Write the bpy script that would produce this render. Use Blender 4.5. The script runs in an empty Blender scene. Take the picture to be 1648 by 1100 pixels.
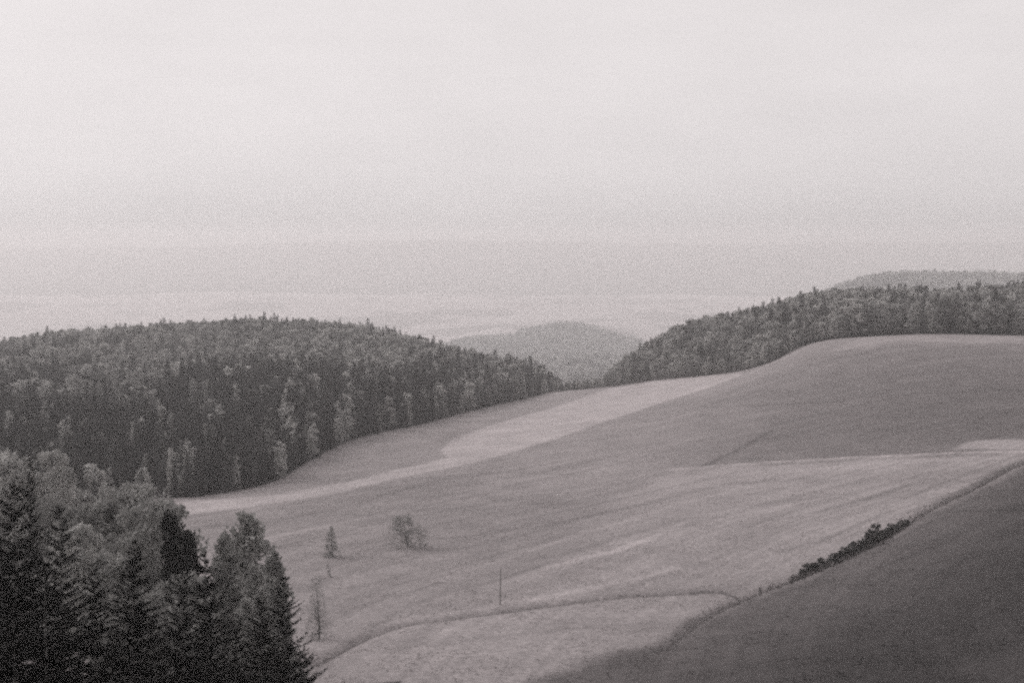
import bpy, math, random
import numpy as np
from mathutils import Vector

random.seed(7)
rng = np.random.default_rng(7)
SC = bpy.context.scene
COL = SC.collection

# ------------------------------------------------------------------ camera, sky, sun, exposure
F = 2289.0                       # focal length in pixels of the 1648 px wide photograph (50 mm lens)
CZ = 120.0                       # height of the camera above the datum
PITCH = math.radians(3.87)
cam_d = bpy.data.cameras.new('camera')
cam = bpy.data.objects.new('camera', cam_d)
COL.objects.link(cam)
cam.location = (0, 0, CZ)
cam.rotation_euler = (math.radians(90) - PITCH, 0, 0)
cam_d.lens = 50; cam_d.sensor_width = 36
cam_d.clip_start = 0.5; cam_d.clip_end = 90000
SC.camera = cam

SUN_EL, SUN_AZ = math.radians(38), math.radians(-62)      # azimuth measured from +Y towards +X (sun ahead, to the left)
world = bpy.data.worlds.new('World'); SC.world = world; world.use_nodes = True
nt = world.node_tree; nt.nodes.clear()
wo = nt.nodes.new('ShaderNodeOutputWorld'); bg = nt.nodes.new('ShaderNodeBackground')
sky = nt.nodes.new('ShaderNodeTexSky'); sky.sky_type = 'NISHITA'; sky.sun_disc = False
sky.sun_elevation = SUN_EL; sky.sun_rotation = SUN_AZ
sky.air_density = 1.0; sky.dust_density = 4.0; sky.ozone_density = 1.0
bw = nt.nodes.new('ShaderNodeRGBToBW')
pw = nt.nodes.new('ShaderNodeMath'); pw.operation = 'POWER'; pw.inputs[1].default_value = 0.13   # veil of high cloud evens the sky out
ml = nt.nodes.new('ShaderNodeMath'); ml.operation = 'MULTIPLY'; ml.inputs[1].default_value = 6.5
tint = nt.nodes.new('ShaderNodeMix'); tint.data_type = 'RGBA'; tint.blend_type = 'MULTIPLY'; tint.inputs[0].default_value = 1.0
tint.inputs[7].default_value = (1.035, 0.985, 0.988, 1)
nt.links.new(sky.outputs[0], bw.inputs[0]); nt.links.new(bw.outputs[0], pw.inputs[0]); nt.links.new(pw.outputs[0], ml.inputs[0])
cn = nt.nodes.new('ShaderNodeTexNoise'); cn.inputs['Scale'].default_value = 5.0; cn.inputs['Detail'].default_value = 6; cn.inputs['Roughness'].default_value = 0.6   # thin stratus
ctc = nt.nodes.new('ShaderNodeTexCoord'); cmp_ = nt.nodes.new('ShaderNodeMapping'); cmp_.inputs['Scale'].default_value = (1, 1, 3.5)
cr_ = nt.nodes.new('ShaderNodeMapRange'); cr_.inputs[1].default_value = 0.3; cr_.inputs[2].default_value = 0.7; cr_.inputs[3].default_value = 0.955; cr_.inputs[4].default_value = 1.035
cm = nt.nodes.new('ShaderNodeMath'); cm.operation = 'MULTIPLY'
nt.links.new(ctc.outputs['Generated'], cmp_.inputs[0]); nt.links.new(cmp_.outputs[0], cn.inputs['Vector']); nt.links.new(cn.outputs[0], cr_.inputs[0])
nt.links.new(ml.outputs[0], cm.inputs[0]); nt.links.new(cr_.outputs[0], cm.inputs[1]); nt.links.new(cm.outputs[0], tint.inputs[6]); nt.links.new(tint.outputs[2], bg.inputs[0])
bg.inputs[1].default_value = 0.10
nt.links.new(bg.outputs[0], wo.inputs[0])

sun_d = bpy.data.lights.new('sun', 'SUN'); sun = bpy.data.objects.new('sun', sun_d); COL.objects.link(sun)
sun_d.energy = 1.7; sun_d.angle = math.radians(22); sun_d.color = (1.0, 0.955, 0.945)
sd = Vector((math.sin(SUN_AZ) * math.cos(SUN_EL), math.cos(SUN_AZ) * math.cos(SUN_EL), math.sin(SUN_EL)))
sun.rotation_euler = sd.to_track_quat('Z', 'Y').to_euler()
SC.view_settings.view_transform = 'Standard'; SC.view_settings.look = 'None'
SC.view_settings.exposure = 0.0; SC.view_settings.gamma = 1.0
SC.cycles.max_bounces = 6; SC.cycles.diffuse_bounces = 3; SC.cycles.volume_bounces = 2
SC.cycles.transparent_max_bounces = 8
SC.cycles.use_denoising = False            # the film in the photograph is grainy
SC.cycles.filter_width = 2.5
SC.cycles.use_adaptive_sampling = True; SC.cycles.adaptive_threshold = 0.08; SC.cycles.adaptive_min_samples = 16

HAZE = 1.85e-4

# ------------------------------------------------------------------ helpers
def tag(o, label=None, cat=None, group=None, kind=None):
    if label: o['label'] = label
    if cat: o['category'] = cat
    if group: o['group'] = group
    if kind: o['kind'] = kind
    return o

def np_mesh(name, V, Fc, mat=None, smooth=False):
    """V (n,3), Fc (m,k) all faces the same size"""
    me = bpy.data.meshes.new(name)
    V = np.ascontiguousarray(V, dtype=np.float32); Fc = np.ascontiguousarray(Fc, dtype=np.int32)
    m, k = Fc.shape
    me.vertices.add(len(V)); me.vertices.foreach_set('co', V.ravel())
    me.loops.add(m * k); me.loops.foreach_set('vertex_index', Fc.ravel())
    me.polygons.add(m)
    me.polygons.foreach_set('loop_start', np.arange(m, dtype=np.int32) * k)
    me.polygons.foreach_set('use_smooth', np.full(m, smooth, dtype=bool))
    me.update(calc_edges=True)
    if mat: me.materials.append(mat)
    return me

def ray(px, py):
    x = (px - 824.0) / F; u = -(py - 550.0) / F
    c, s = math.cos(PITCH), math.sin(PITCH)
    return np.array([x, c + u * s, u * c - s])

def at_depth(px, py, Y):
    d = ray(px, py); return np.array([d[0] / d[1] * Y, Y, CZ + d[2] / d[1] * Y])

# ------------------------------------------------------------------ terrain height field (thin plate spline through surveyed points)
CP = [  # px, py, distance
 # near slope of the big field
 (620,1100,190),(1000,1100,185),(1400,1100,172),(1640,1100,160),(1900,1060,160),
 (640,1005,235),(1000,962,265),(1180,955,270),(1440,850,310),(1636,750,385),(1900,660,430),
 (500,950,272),(500,1060,215),(700,900,310),(1000,850,345),(1300,760,425),(1500,970,235),
 (1640,640,520),(1900,600,560),(1300,640,570),(1100,700,520),(900,750,480),(700,770,470),(500,820,400),(350,850,370),
 # crest of the field and forest edge
 (1500,539,720),(1640,541,700),(1400,543,735),(1300,556,760),(1240,580,790),(1180,602,810),(1060,615,850),(980,622,875),(900,630,900),
 (280,803,440),(380,790,455),(460,768,485),(600,703,600),(750,665,730),(850,642,850),
 # behind the crest on the right: woods rising
 (1050,580,1120),(1100,553,1120),(1200,535,1080),(1280,520,1030),(1360,509,980),(1450,514,960),(1560,518,940),(1636,497,990),(1800,480,1000),
 (1450,541,800),(1600,541,790),(1850,541,780),
 (900,629,885),(940,626,885),(930,640,990),(900,640,1040),(940,655,1150),(985,612,1000),
 # wooded flat and hill on the left
 (150,790,455),(0,800,440),(-200,800,440),(0,930,300),(200,900,320),(-200,900,300),
 (200,640,800),(0,650,800),(-200,650,800),(450,640,760),(600,640,850),(300,595,1000),(0,610,1000),
 (0,580,1300),(130,559,1300),(270,551,1280),(400,543,1250),(500,547,1230),(600,561,1200),(700,586,1130),(780,612,1050),(840,622,1000),(-200,585,1300),
]
CPX = [  # x, y, z relative to the camera (ground not seen directly)
 (0,0,-3),(0,30,-12),(0,80,-30),(0,130,-46),(-30,40,-15),(30,40,-14),(-28,80,-31),(28,80,-27),(-40,110,-41),(40,130,-42),(-22,130,-52),
 (-60,160,-53),(-75,200,-60),(-40,200,-61),(60,160,-48),(-35,170,-58),
 (-500,1700,-150),(0,1500,-150),(0,1200,-120),(-200,1750,-155),(120,1200,-112),(300,1600,-120),(600,1500,-95),(150,1500,-150),(900,1600,-110),
 (0,2200,-225),(-900,2400,-235),(800,2300,-200),(0,3600,-316),(-1200,3700,-312),(900,3000,-240),
]
def ridge_pt(px, py, Y): p = at_depth(px, py, Y); return (p[0], p[1], p[2] - CZ)
for a in [(620,584,4000),(700,572,4000),(750,558,4000),(800,553,4050),(870,541,4050),(925,533,4050),(965,541,4050),(1005,562,4000),(1060,580,3900),(1130,582,3800),
          (1250,520,3700),(1340,478,3600),(1400,458,3600),(1480,455,3600),(1560,457,3600),(1640,455,3650),(1800,450,3700),
          (0,575,4300),(300,570,4300),(-200,575,4300)]:
    if a[0] < 1300 : a = (a[0], a[1], a[2] * 1.25)
    else: a = (a[0], a[1], a[2] * 1.1)
    CPX.append(ridge_pt(*a))
for X in (-2600,-1200,0,1300,2800): CPX.append((X, 7000, -320))
for X in (-4200,-1800,0,1800,4200): CPX.append((X, 9000, -322))
for px, py in [(-300,462),(200,462),(650,462),(900,466),(1200,466),(1500,464),(1900,462)]: CPX.append(ridge_pt(px, py, 11500))
for px, py in [(-300,399),(0,400),(200,398),(450,391),(650,387),(850,388),(1050,392),(1250,393),(1350,390),(1500,391),(1700,389),(1950,392)]:
    CPX.append(ridge_pt(px, py, 17000))
for X in (-9000,-4000,0,4000,9000): CPX.append((X, 21500, -200))
for r_, z_ in ((8,-5),(20,-10),(50,-21),(90,-33),(140,-44),(200,-53),(300,-63),(420,-70),(600,-70),(850,-72),(1150,-80),(1600,-130),(2300,-220),(3200,-280),(4200,-275),(6000,-318),(9000,-318),(13000,-170),(17500,0),(21000,-150)):
    for a_ in (-0.62, 0.62): CPX.append((math.sin(a_) * r_, math.cos(a_) * r_, z_))
P = []
for a in CP: p = at_depth(*a); P.append((p[0], p[1], p[2] - CZ))
P = np.array(P + CPX)
def feat(X, Y):
    r = np.sqrt(X * X + Y * Y) + 12.0
    th = np.clip(np.arctan2(X, np.maximum(Y, 1e-3)), -0.62, 0.62)
    return np.stack([th * 2.2, np.log(r)], -1)
def kern(d2): return 0.5 * d2 * np.log(d2 + 1e-12)
FP = feat(P[:, 0], P[:, 1]); n = len(P)
K = kern(((FP[:, None] - FP[None]) ** 2).sum(-1)) + np.eye(n) * 2e-5
Q = np.hstack([np.ones((n, 1)), FP])
A = np.block([[K, Q], [Q.T, np.zeros((3, 3))]])
TP = np.exp(FP[:, 1])
W = np.linalg.solve(A, np.concatenate([P[:, 2], np.zeros(3)]))
def vnoise(X, Y, s, seed=0):
    x = X / s + seed * 17.3; y = Y / s + seed * 9.1
    xi = np.floor(x); yi = np.floor(y); fx = x - xi; fy = y - yi
    fx = fx * fx * (3 - 2 * fx); fy = fy * fy * (3 - 2 * fy)
    def h(i, j): return np.modf(np.abs(np.sin(i * 127.1 + j * 311.7 + seed * 3.3) * 43758.5453))[0]
    return (h(xi, yi) * (1 - fx) + h(xi + 1, yi) * fx) * (1 - fy) + (h(xi, yi + 1) * (1 - fx) + h(xi + 1, yi + 1) * fx) * fy - 0.5
LINES = []          # world polylines with a ditch or bank cut into the ground: (pts, depth, width)
def seg_dist(X, Y, pts):
    best = np.full(X.shape, 1e9)
    for (ax, ay), (bx, by) in zip(pts[:-1], pts[1:]):
        dx, dy = bx - ax, by - ay; L = dx * dx + dy * dy + 1e-9
        t = np.clip(((X - ax) * dx + (Y - ay) * dy) / L, 0, 1)
        best = np.minimum(best, (X - ax - t * dx) ** 2 + (Y - ay - t * dy) ** 2)
    return np.sqrt(best)
def height(X, Y):
    X = np.asarray(X, float); Y = np.asarray(Y, float); sh = X.shape
    X = X.ravel(); Y = Y.ravel(); out = np.empty(len(X))
    for i in range(0, len(X), 60000):
        f = feat(X[i:i+60000], Y[i:i+60000])
        d2 = ((f[:, None] - FP[None]) ** 2).sum(-1)
        out[i:i+60000] = kern(d2) @ W[:n] + W[n] + f @ W[n+1:]
    r = np.hypot(X, Y)
    t = np.clip((r - 60) / 60, 0, 1); t = t * t * (3 - 2 * t)
    out = (-2.6 - 0.36 * r) * (1 - t) + out * t
    bk = np.clip(-Y / 40, 0, 1); out = out * (1 - 0.6 * bk)
    out += vnoise(X, Y, 45, 1) * 0.9 * np.clip(r / 400, 0, 1) + vnoise(X, Y, 13, 2) * 0.25 * np.clip(r / 200, 0, 1)
    far = np.clip((r - 1500) / 2000, 0, 1)
    out += far * (vnoise(X, Y, 600, 3) * np.where(r < 5600, 14, 30) + vnoise(X, Y, 170, 4) * 17) * np.clip(1.2 - np.clip(r - 9000, 0, 8000) / 8000, 0.3, 1)
    for pts, dep, wd in LINES:
        P_ = np.array(pts); m = (X > P_[:, 0].min() - 8) & (X < P_[:, 0].max() + 8) & (Y > P_[:, 1].min() - 8) & (Y < P_[:, 1].max() + 8)
        if m.any():
            d = seg_dist(X[m], Y[m], pts); out[m] -= dep * np.exp(-(d / wd) ** 2)
    return (out + CZ).reshape(sh)

_ys = np.exp(np.linspace(math.log(70), math.log(20000), 1500))
def ground_hit(px, py):
    d = ray(px, py); X = d[0] / d[1] * _ys
    z = CZ + d[2] / d[1] * _ys; h = height(X, _ys)
    k = np.argmax(z < h)
    if not (z < h).any(): k = 1499
    k = max(k, 1); a = (z[k-1] - h[k-1]); b = (z[k] - h[k]); t = a / (a - b + 1e-9)
    Y = _ys[k-1] + (_ys[k] - _ys[k-1]) * min(max(t, 0), 1)
    return (d[0] / d[1] * Y, Y)
def curve(pts, step=14):
    """smooth polyline through pixel points, dropped on the ground"""
    pts = np.array(pts, float); out = []
    for i in range(len(pts) - 1):
        p0 = pts[max(i-1, 0)]; p1 = pts[i]; p2 = pts[i+1]; p3 = pts[min(i+2, len(pts)-1)]
        m = max(2, int(np.hypot(*(p2 - p1)) / step))
        for k in range(m):
            t = k / m
            out.append(0.5 * (2*p1 + (p2-p0)*t + (2*p0-5*p1+4*p2-p3)*t*t + (3*p1-p0-3*p2+p3)*t**3))
    out.append(pts[-1])
    return [ground_hit(x, y) for x, y in out]
def curve_poly(pts, step=14):      # straight sides
    out = []
    pts = list(pts) + [pts[0]]
    for (x0, y0), (x1, y1) in zip(pts[:-1], pts[1:]):
        m = max(1, int(math.hypot(x1-x0, y1-y0) / step))
        for k in range(m): out.append(ground_hit(x0 + (x1-x0)*k/m, y0 + (y1-y0)*k/m))
    return out

DITCH1 = curve([(505,1070),(570,1035),(640,1008),(720,996),(800,986),(900,972),(1000,961),(1100,955),(1165,953),(1195,962)])
DITCH2 = curve([(1066,1046),(1088,1026),(1122,1000),(1190,966),(1290,928),(1370,893),(1440,855),(1500,818),(1560,790),(1640,748),(1760,700)])
PATH = curve([(1085,757),(1180,750),(1300,742),(1450,735),(1560,730),(1640,729),(1760,727)])
LINES += [(DITCH1, 0.7, 1.3), (DITCH2, 0.5, 1.4), (PATH, -0.5, 1.4)]

# ------------------------------------------------------------------ fields and a painted vignette as polygons on the ground: (name, albedo, soft edge m, polygon)
FIELDS = [
 ('dark_upper', 0.150, 45, [(1180,640),(1240,610),(1320,575),(1420,556),(1650,552),(1800,552),(1800,722),(1640,727),(1450,733),(1290,741),(1180,748),(1150,700)]),
 ('darker_upper', 0.105, 60, [(1440,620),(1640,600),(1800,600),(1800,700),(1640,716),(1450,722),(1380,700)]),
 ('strip', 0.33, 2.0, [(270,810),(330,806),(430,799),(560,777),(640,757),(696,744),(722,737),(705,727),(740,703),(800,682),(850,668),(900,654),(940,640),(980,626),(1060,613),(1190,600),(1196,604),(1130,628),(1060,650),(990,674),(940,691),(850,721),(760,746),(700,759),(600,779),(500,801),(400,818),(330,826),(270,833)]),
 ('crest_strip', 0.25, 3, [(1330,566),(1372,550),(1430,536),(1650,536),(1650,553),(1560,552),(1450,549),(1400,560)]),
 ('pale_path_side', 0.265, 3, [(1090,756),(1180,752),(1300,745),(1450,738),(1640,732),(1660,745),(1560,757),(1400,775),(1200,795),(1000,800)]),
 ('mid_pale', 0.245, 10, [(1000,800),(1200,780),(1400,760),(1560,757),(1480,810),(1400,855),(1290,905),(1190,945),(1000,950),(800,980),(640,1000),(760,950),(900,900)]),
 ('corner_patch', 0.27, 2, [(1560,711),(1600,708),(1760,708),(1760,722),(1640,724),(1535,724)]),
 ('near_pale', 0.25, 3, [(500,1075),(570,1040),(640,1012),(800,990),(1000,966),(1100,960),(1180,958),(1120,996),(1075,1028),(985,1056),(900,1085),(860,1120),(480,1120)]),
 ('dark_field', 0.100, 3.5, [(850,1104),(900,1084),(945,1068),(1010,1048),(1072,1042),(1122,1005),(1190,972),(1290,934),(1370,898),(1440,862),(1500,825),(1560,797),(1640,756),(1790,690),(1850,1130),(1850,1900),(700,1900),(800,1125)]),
 ('vignette_dark', 0.034, 24, [(1230,1045),(1400,960),(1560,880),(1660,790),(1790,720),(1850,1130),(1850,1900),(1000,1900),(1150,1100)]),  # vignette shade towards the corner, painted into the dark field's albedo
]
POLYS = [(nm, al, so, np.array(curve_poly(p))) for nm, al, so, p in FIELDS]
STRIPES = [   # (albedo factor, half width m, pixel curve): furrows, banks and tractor tracks
 (0.62, 1.0, [(1110,760),(1180,728),(1240,695)]), (0.80, 1.6, [(1150,656),(1250,652),(1350,647)]),
 (0.74, 1.0, [(1390,806),(1500,770),(1600,742)]), (0.8, 0.9, [(1430,815),(1520,778),(1636,735)]), (0.70, 1.2, [(1470,822),(1560,784),(1640,742)]),
 (1.25, 1.2, [(640,1001),(760,982),(850,968),(1000,938),(1090,915)]), (1.2, 0.9, [(650,985),(760,950),(900,910),(1010,880),(1110,838)]),
 (1.22, 1.6, [(300,838),(400,822),(500,803),(600,780)]), (0.82, 1.4, [(300,850),(420,842),(560,815),(700,775),(800,762),(1000,768)]),
 (0.85, 1.2, [(700,870),(850,850),(1000,822),(1120,790),(1250,772)]), (0.85, 1.2, [(760,915),(900,893),(1030,855),(1150,822),(1330,800)]),
 (0.86, 1.0, [(640,985),(780,940),(900,905)]), (0.85, 1.0, [(1120,930),(1220,900),(1330,868),(1420,830)]),
 (1.15, 1.2, [(880,915),(1050,870),(1200,828),(1350,800)]), (0.84, 1.0, [(1040,935),(1180,890),(1290,850)]),
 (0.80, 2.0, [(1180,778),(1260,775),(1300,768)]), (0.8, 1.0, [(510,1005),(640,960),(700,940)]), (0.86, 1.6, [(440,880),(600,875),(700,850)]),
 (0.70, 1.6, [(1500,828),(1570,823),(1640,822),(1740,822)]), (1.15, 1.0, [(1480,832),(1400,875),(1330,910)]),
 (0.8, 1.6, [(1340,1050),(1480,1040),(1640,1035)]), (0.85, 2.5, [(1160,1080),(1300,1060),(1500,1070)]),
 (0.86, 1.2, [(1430,610),(1520,600),(1640,604)]), (0.82, 2.0, [(1440,636),(1530,632),(1640,628)]),
 (1.14, 1.2, [(420,868),(560,842),(700,808),(830,778)]), (1.18, 1.4, [(1290,758),(1400,748),(1540,741)]),
 (0.86, 0.8, [(560,925),(700,893),(840,862),(960,830)]), (1.14, 0.8, [(600,945),(740,915),(900,872),(1050,825),(1200,785)]), (0.88, 0.9, [(880,760),(1010,740),(1120,712),(1200,690)]),
 (1.12, 0.9, [(820,800),(980,784),(1100,770)]), (0.85, 0.8, [(1210,845),(1330,822),(1460,780)]), (1.13, 0.8, [(1250,868),(1380,832),(1500,790)]), (0.86, 0.9, [(1290,660),(1400,672),(1560,668),(1640,664)]),
 (1.12, 1.2, [(1240,600),(1340,590),(1450,588)]), (0.88, 1.0, [(1000,695),(1130,672),(1290,655)]), (0.86, 0.8, [(620,1050),(760,1030),(900,1015),(1060,1005)]), (1.12, 0.8, [(600,1075),(760,1055),(920,1040),(1020,1030)]),
 (0.82, 0.8, [(1180,1000),(1320,975),(1480,930),(1640,870)]), (1.18, 0.8, [(1150,1020),(1300,1000),(1480,960),(1640,905)]), (0.84, 0.8, [(1250,955),(1400,920),(1540,865),(1640,815)]), (1.15, 0.7, [(1120,1060),(1300,1035),(1500,1005)]),
]
STR = [(f, w, curve(p, 20)) for f, w, p in STRIPES]
FOREST_EDGE_L = curve([(282,803),(330,799),(380,791),(430,780),(462,766),(500,742),(545,718),(600,700),(680,683),(750,664),(810,650),(850,641),(890,631)])
FOREST_EDGE_R = curve([(890,632),(930,628),(980,623),(1060,612),(1130,606),(1190,598),(1240,584),(1270,568),(1310,552),(1380,543),(1500,538),(1640,540),(1780,541)])

FOREST_EDGE_R = [p for p in FOREST_EDGE_R if p[1] < 920]; FOREST_EDGE_L = [p for p in FOREST_EDGE_L if p[1] < 920]
print('edge', max(p[1] for p in FOREST_EDGE_R), len(FOREST_EDGE_R))
def in_poly(X, Y, poly):
    inside = np.zeros(X.shape, bool); j = len(poly) - 1
    for i in range(len(poly)):
        xi, yi = poly[i]; xj, yj = poly[j]
        c = ((yi > Y) != (yj > Y)); 
        inside ^= c & (X < (xj - xi) * (Y - yi) / (yj - yi + 1e-12) + xi); j = i
    return inside
# woodland area (all the ground that carries forest): behind both edges
WOOD = np.array([(-900, 438)] + [(-260, 432), (-150, 436)] + FOREST_EDGE_L + FOREST_EDGE_R[1:] + [(560, 720), (900, 800), (900, 1500), (-900, 1500)])

def scrub(X, Y): return (vnoise(X, Y, 75, 31) + 0.6 * vnoise(X, Y, 30, 32) > -0.08) & (X < -0.235 * Y) & (Y > 600) & (Y < 1150)
def ground_albedo(X, Y):
    r = np.hypot(X, Y)
    a = np.full(X.shape, 0.215) + 0.05 * vnoise(X, Y, 60, 5)
    lay = np.full(X.shape, 0, int)
    near = (r < 1400) & (Y > 60)
    xi = X[near]; yi = Y[near]; al = a[near]; ly = lay[near]
    wx = xi + vnoise(xi, yi, 8, 6) * 1.6; wy = yi + vnoise(xi, yi, 8, 7) * 2.2
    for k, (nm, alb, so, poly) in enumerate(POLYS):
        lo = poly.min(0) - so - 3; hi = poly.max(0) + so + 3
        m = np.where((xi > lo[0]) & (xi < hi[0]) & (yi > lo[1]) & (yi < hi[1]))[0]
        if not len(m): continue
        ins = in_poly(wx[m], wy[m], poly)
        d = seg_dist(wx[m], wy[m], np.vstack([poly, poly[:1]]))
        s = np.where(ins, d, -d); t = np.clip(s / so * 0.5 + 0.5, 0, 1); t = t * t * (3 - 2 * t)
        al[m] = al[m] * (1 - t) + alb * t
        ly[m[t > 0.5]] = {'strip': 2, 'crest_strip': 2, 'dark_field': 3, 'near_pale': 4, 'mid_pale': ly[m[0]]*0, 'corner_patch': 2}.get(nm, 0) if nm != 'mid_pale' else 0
    for f, w, pts in STR:
        pa = np.array(pts); lo = pa.min(0) - 4 * w; hi = pa.max(0) + 4 * w
        m = np.where((xi > lo[0]) & (xi < hi[0]) & (yi > lo[1]) & (yi < hi[1]))[0]
        if not len(m): continue
        d = seg_dist(wx[m], wy[m], pts)
        al[m] *= 1 + (f - 1) * 1.35 * np.exp(-(d / (1.25 * w)) ** 2) * (0.7 + 0.9 * vnoise(xi[m], yi[m], 18, 8))
    for pts, w, f in ((DITCH1, 1.0, 0.42), (DITCH2, 1.3, 0.5)):
        d = seg_dist(wx, wy, pts); al *= 1 + (f - 1) * np.exp(-(d / w) ** 2) * (0.75 + 0.5 * vnoise(xi, yi, 12, 9))
    d = seg_dist(xi, yi, PATH); al[:] = al + (0.44 - al) * np.exp(-(d / 1.2) ** 2) * 0.8
    wd = in_poly(xi, yi, WOOD); al[wd] = 0.055 + 0.03 * vnoise(xi[wd], yi[wd], 9, 3) + 0.14 * scrub(xi[wd], yi[wd]); ly[wd] = 1
    slope = (yi < 185 + 14 * vnoise(xi, yi, 11, 51)) & (xi < -22 + 16 * vnoise(xi, yi, 9, 52)); al[slope] = 0.06; ly[slope] = 1
    a[near] = al; lay[near] = ly
    far = r >= 1400
    fn = vnoise(X, Y, 420, 11) + 0.6 * vnoise(X, Y, 190, 12)
    ff = np.where(fn > 0.05, 0.42, 0.06)                       # open farmland and woods of the plain
    ff = np.where(r < 5250, 0.055, ff)           # wooded ridges
    ff = np.where(r > 10500, np.where(fn > 0.45, 0.2, 0.04), ff)
    ff = np.where((r > 5250) & (r < 10500), np.where(fn > -0.15, 0.42, 0.28), ff)
    a = np.where(far, ff, a); lay = np.where(far, 5, lay)
    return a, lay

# ------------------------------------------------------------------ materials
def ground_mat(name, rough=0.95):
    m = bpy.data.materials.new(name); m.use_nodes = True; t = m.node_tree; N = t.nodes; b = N['Principled BSDF']
    b.inputs['Roughness'].default_value = rough; b.inputs['Specular IOR Level'].default_value = 0.1
    at = N.new('ShaderNodeAttribute'); at.attribute_name = 'albedo'
    tc = N.new('ShaderNodeTexCoord')
    ds = N.new('ShaderNodeVectorMath'); ds.operation = 'DISTANCE'; ds.inputs[1].default_value = (281, 153, 40)      # the furrows bend round the slope
    dt = N.new('ShaderNodeVectorMath'); dt.operation = 'DOT_PRODUCT'; dt.inputs[1].default_value = (0.017, 0.020, 0)
    cb = N.new('ShaderNodeCombineXYZ')
    n1 = N.new('ShaderNodeTexNoise'); n1.inputs['Scale'].default_value = 0.28; n1.inputs['Detail'].default_value = 5; n1.inputs['Distortion'].default_value = 0.15
    n2 = N.new('ShaderNodeTexNoise'); n2.inputs['Scale'].default_value = 1.1; n2.inputs['Detail'].default_value = 6; n2.inputs['Roughness'].default_value = 0.75
    n3 = N.new('ShaderNodeTexNoise'); n3.inputs['Scale'].default_value = 0.06; n3.inputs['Detail'].default_value = 8; n3.inputs['Roughness'].default_value = 0.65
    L = t.links.new
    L(tc.outputs['Object'], ds.inputs[0]); L(tc.outputs['Object'], dt.inputs[0]); L(ds.outputs['Value'], cb.inputs[0]); L(dt.outputs['Value'], cb.inputs[1]); L(cb.outputs[0], n1.inputs['Vector'])
    L(tc.outputs['Object'], n2.inputs['Vector']); L(tc.outputs['Object'], n3.inputs['Vector'])
    def mr(src, lo, hi, a=0.3, b2=0.7):
        x = N.new('ShaderNodeMapRange'); x.inputs[1].default_value = a; x.inputs[2].default_value = b2
        x.inputs[3].default_value = lo; x.inputs[4].default_value = hi; L(src, x.inputs[0]); return x.outputs[0]
    def mul(p, q):
        x = N.new('ShaderNodeMath'); x.operation = 'MULTIPLY'; L(p, x.inputs[0]); L(q, x.inputs[1]); return x.outputs[0]
    v = mul(mul(mul(at.outputs['Fac'], mr(n1.outputs[0], 0.86, 1.15)), mr(n2.outputs[0], 0.55, 1.45)), mr(n3.outputs[0], 0.84, 1.16))
    mx = N.new('ShaderNodeMix'); mx.data_type = 'RGBA'; mx.blend_type = 'MULTIPLY'; mx.inputs[0].default_value = 1
    mx.inputs[7].default_value = (1.06, 0.965, 0.97, 1); L(v, mx.inputs[6]); L(mx.outputs[2], b.inputs['Base Color'])
    bp = N.new('ShaderNodeBump'); bp.inputs['Strength'].default_value = 0.6; bp.inputs['Distance'].default_value = 0.25
    L(n2.outputs[0], bp.inputs['Height']); L(bp.outputs[0], b.inputs['Normal'])
    return m

def leaf_mat(name, alb, var=0.35, tintc=(1.0, 0.985, 0.955), scale=0.5):
    m = bpy.data.materials.new(name); m.use_nodes = True; t = m.node_tree; N = t.nodes; b = N['Principled BSDF']; L = t.links.new
    b.inputs['Roughness'].default_value = 0.8; b.inputs['Specular IOR Level'].default_value = 0.03
    oi = N.new('ShaderNodeObjectInfo'); tc = N.new('ShaderNodeTexCoord')
    n1 = N.new('ShaderNodeTexNoise'); n1.inputs['Scale'].default_value = scale; n1.inputs['Detail'].default_value = 4; L(tc.outputs['Object'], n1.inputs['Vector'])
    a = N.new('ShaderNodeMapRange'); a.inputs[3].default_value = 1 - var; a.inputs[4].default_value = 1 + var; L(oi.outputs['Random'], a.inputs[0])
    c = N.new('ShaderNodeMapRange'); c.inputs[1].default_value = 0.3; c.inputs[2].default_value = 0.7; c.inputs[3].default_value = 0.65; c.inputs[4].default_value = 1.4; L(n1.outputs[0], c.inputs[0])
    q = N.new('ShaderNodeMath'); q.operation = 'MULTIPLY'; L(a.outputs[0], q.inputs[0]); L(c.outputs[0], q.inputs[1])
    mx = N.new('ShaderNodeMix'); mx.data_type = 'RGBA'; mx.blend_type = 'MULTIPLY'; mx.inputs[0].default_value = 1
    mx.inputs[7].default_value = (alb * tintc[0], alb * tintc[1], alb * tintc[2], 1); L(q.outputs[0], mx.inputs[6]); L(mx.outputs[2], b.inputs['Base Color'])
    tr = N.new('ShaderNodeBsdfTranslucent'); L(mx.outputs[2], tr.inputs['Color'])
    ms = N.new('ShaderNodeMixShader'); ms.inputs[0].default_value = 0.25
    L(b.outputs[0], ms.inputs[1]); L(tr.outputs[0], ms.inputs[2]); L(ms.outputs[0], N['Material Output'].inputs['Surface'])
    return m

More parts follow.
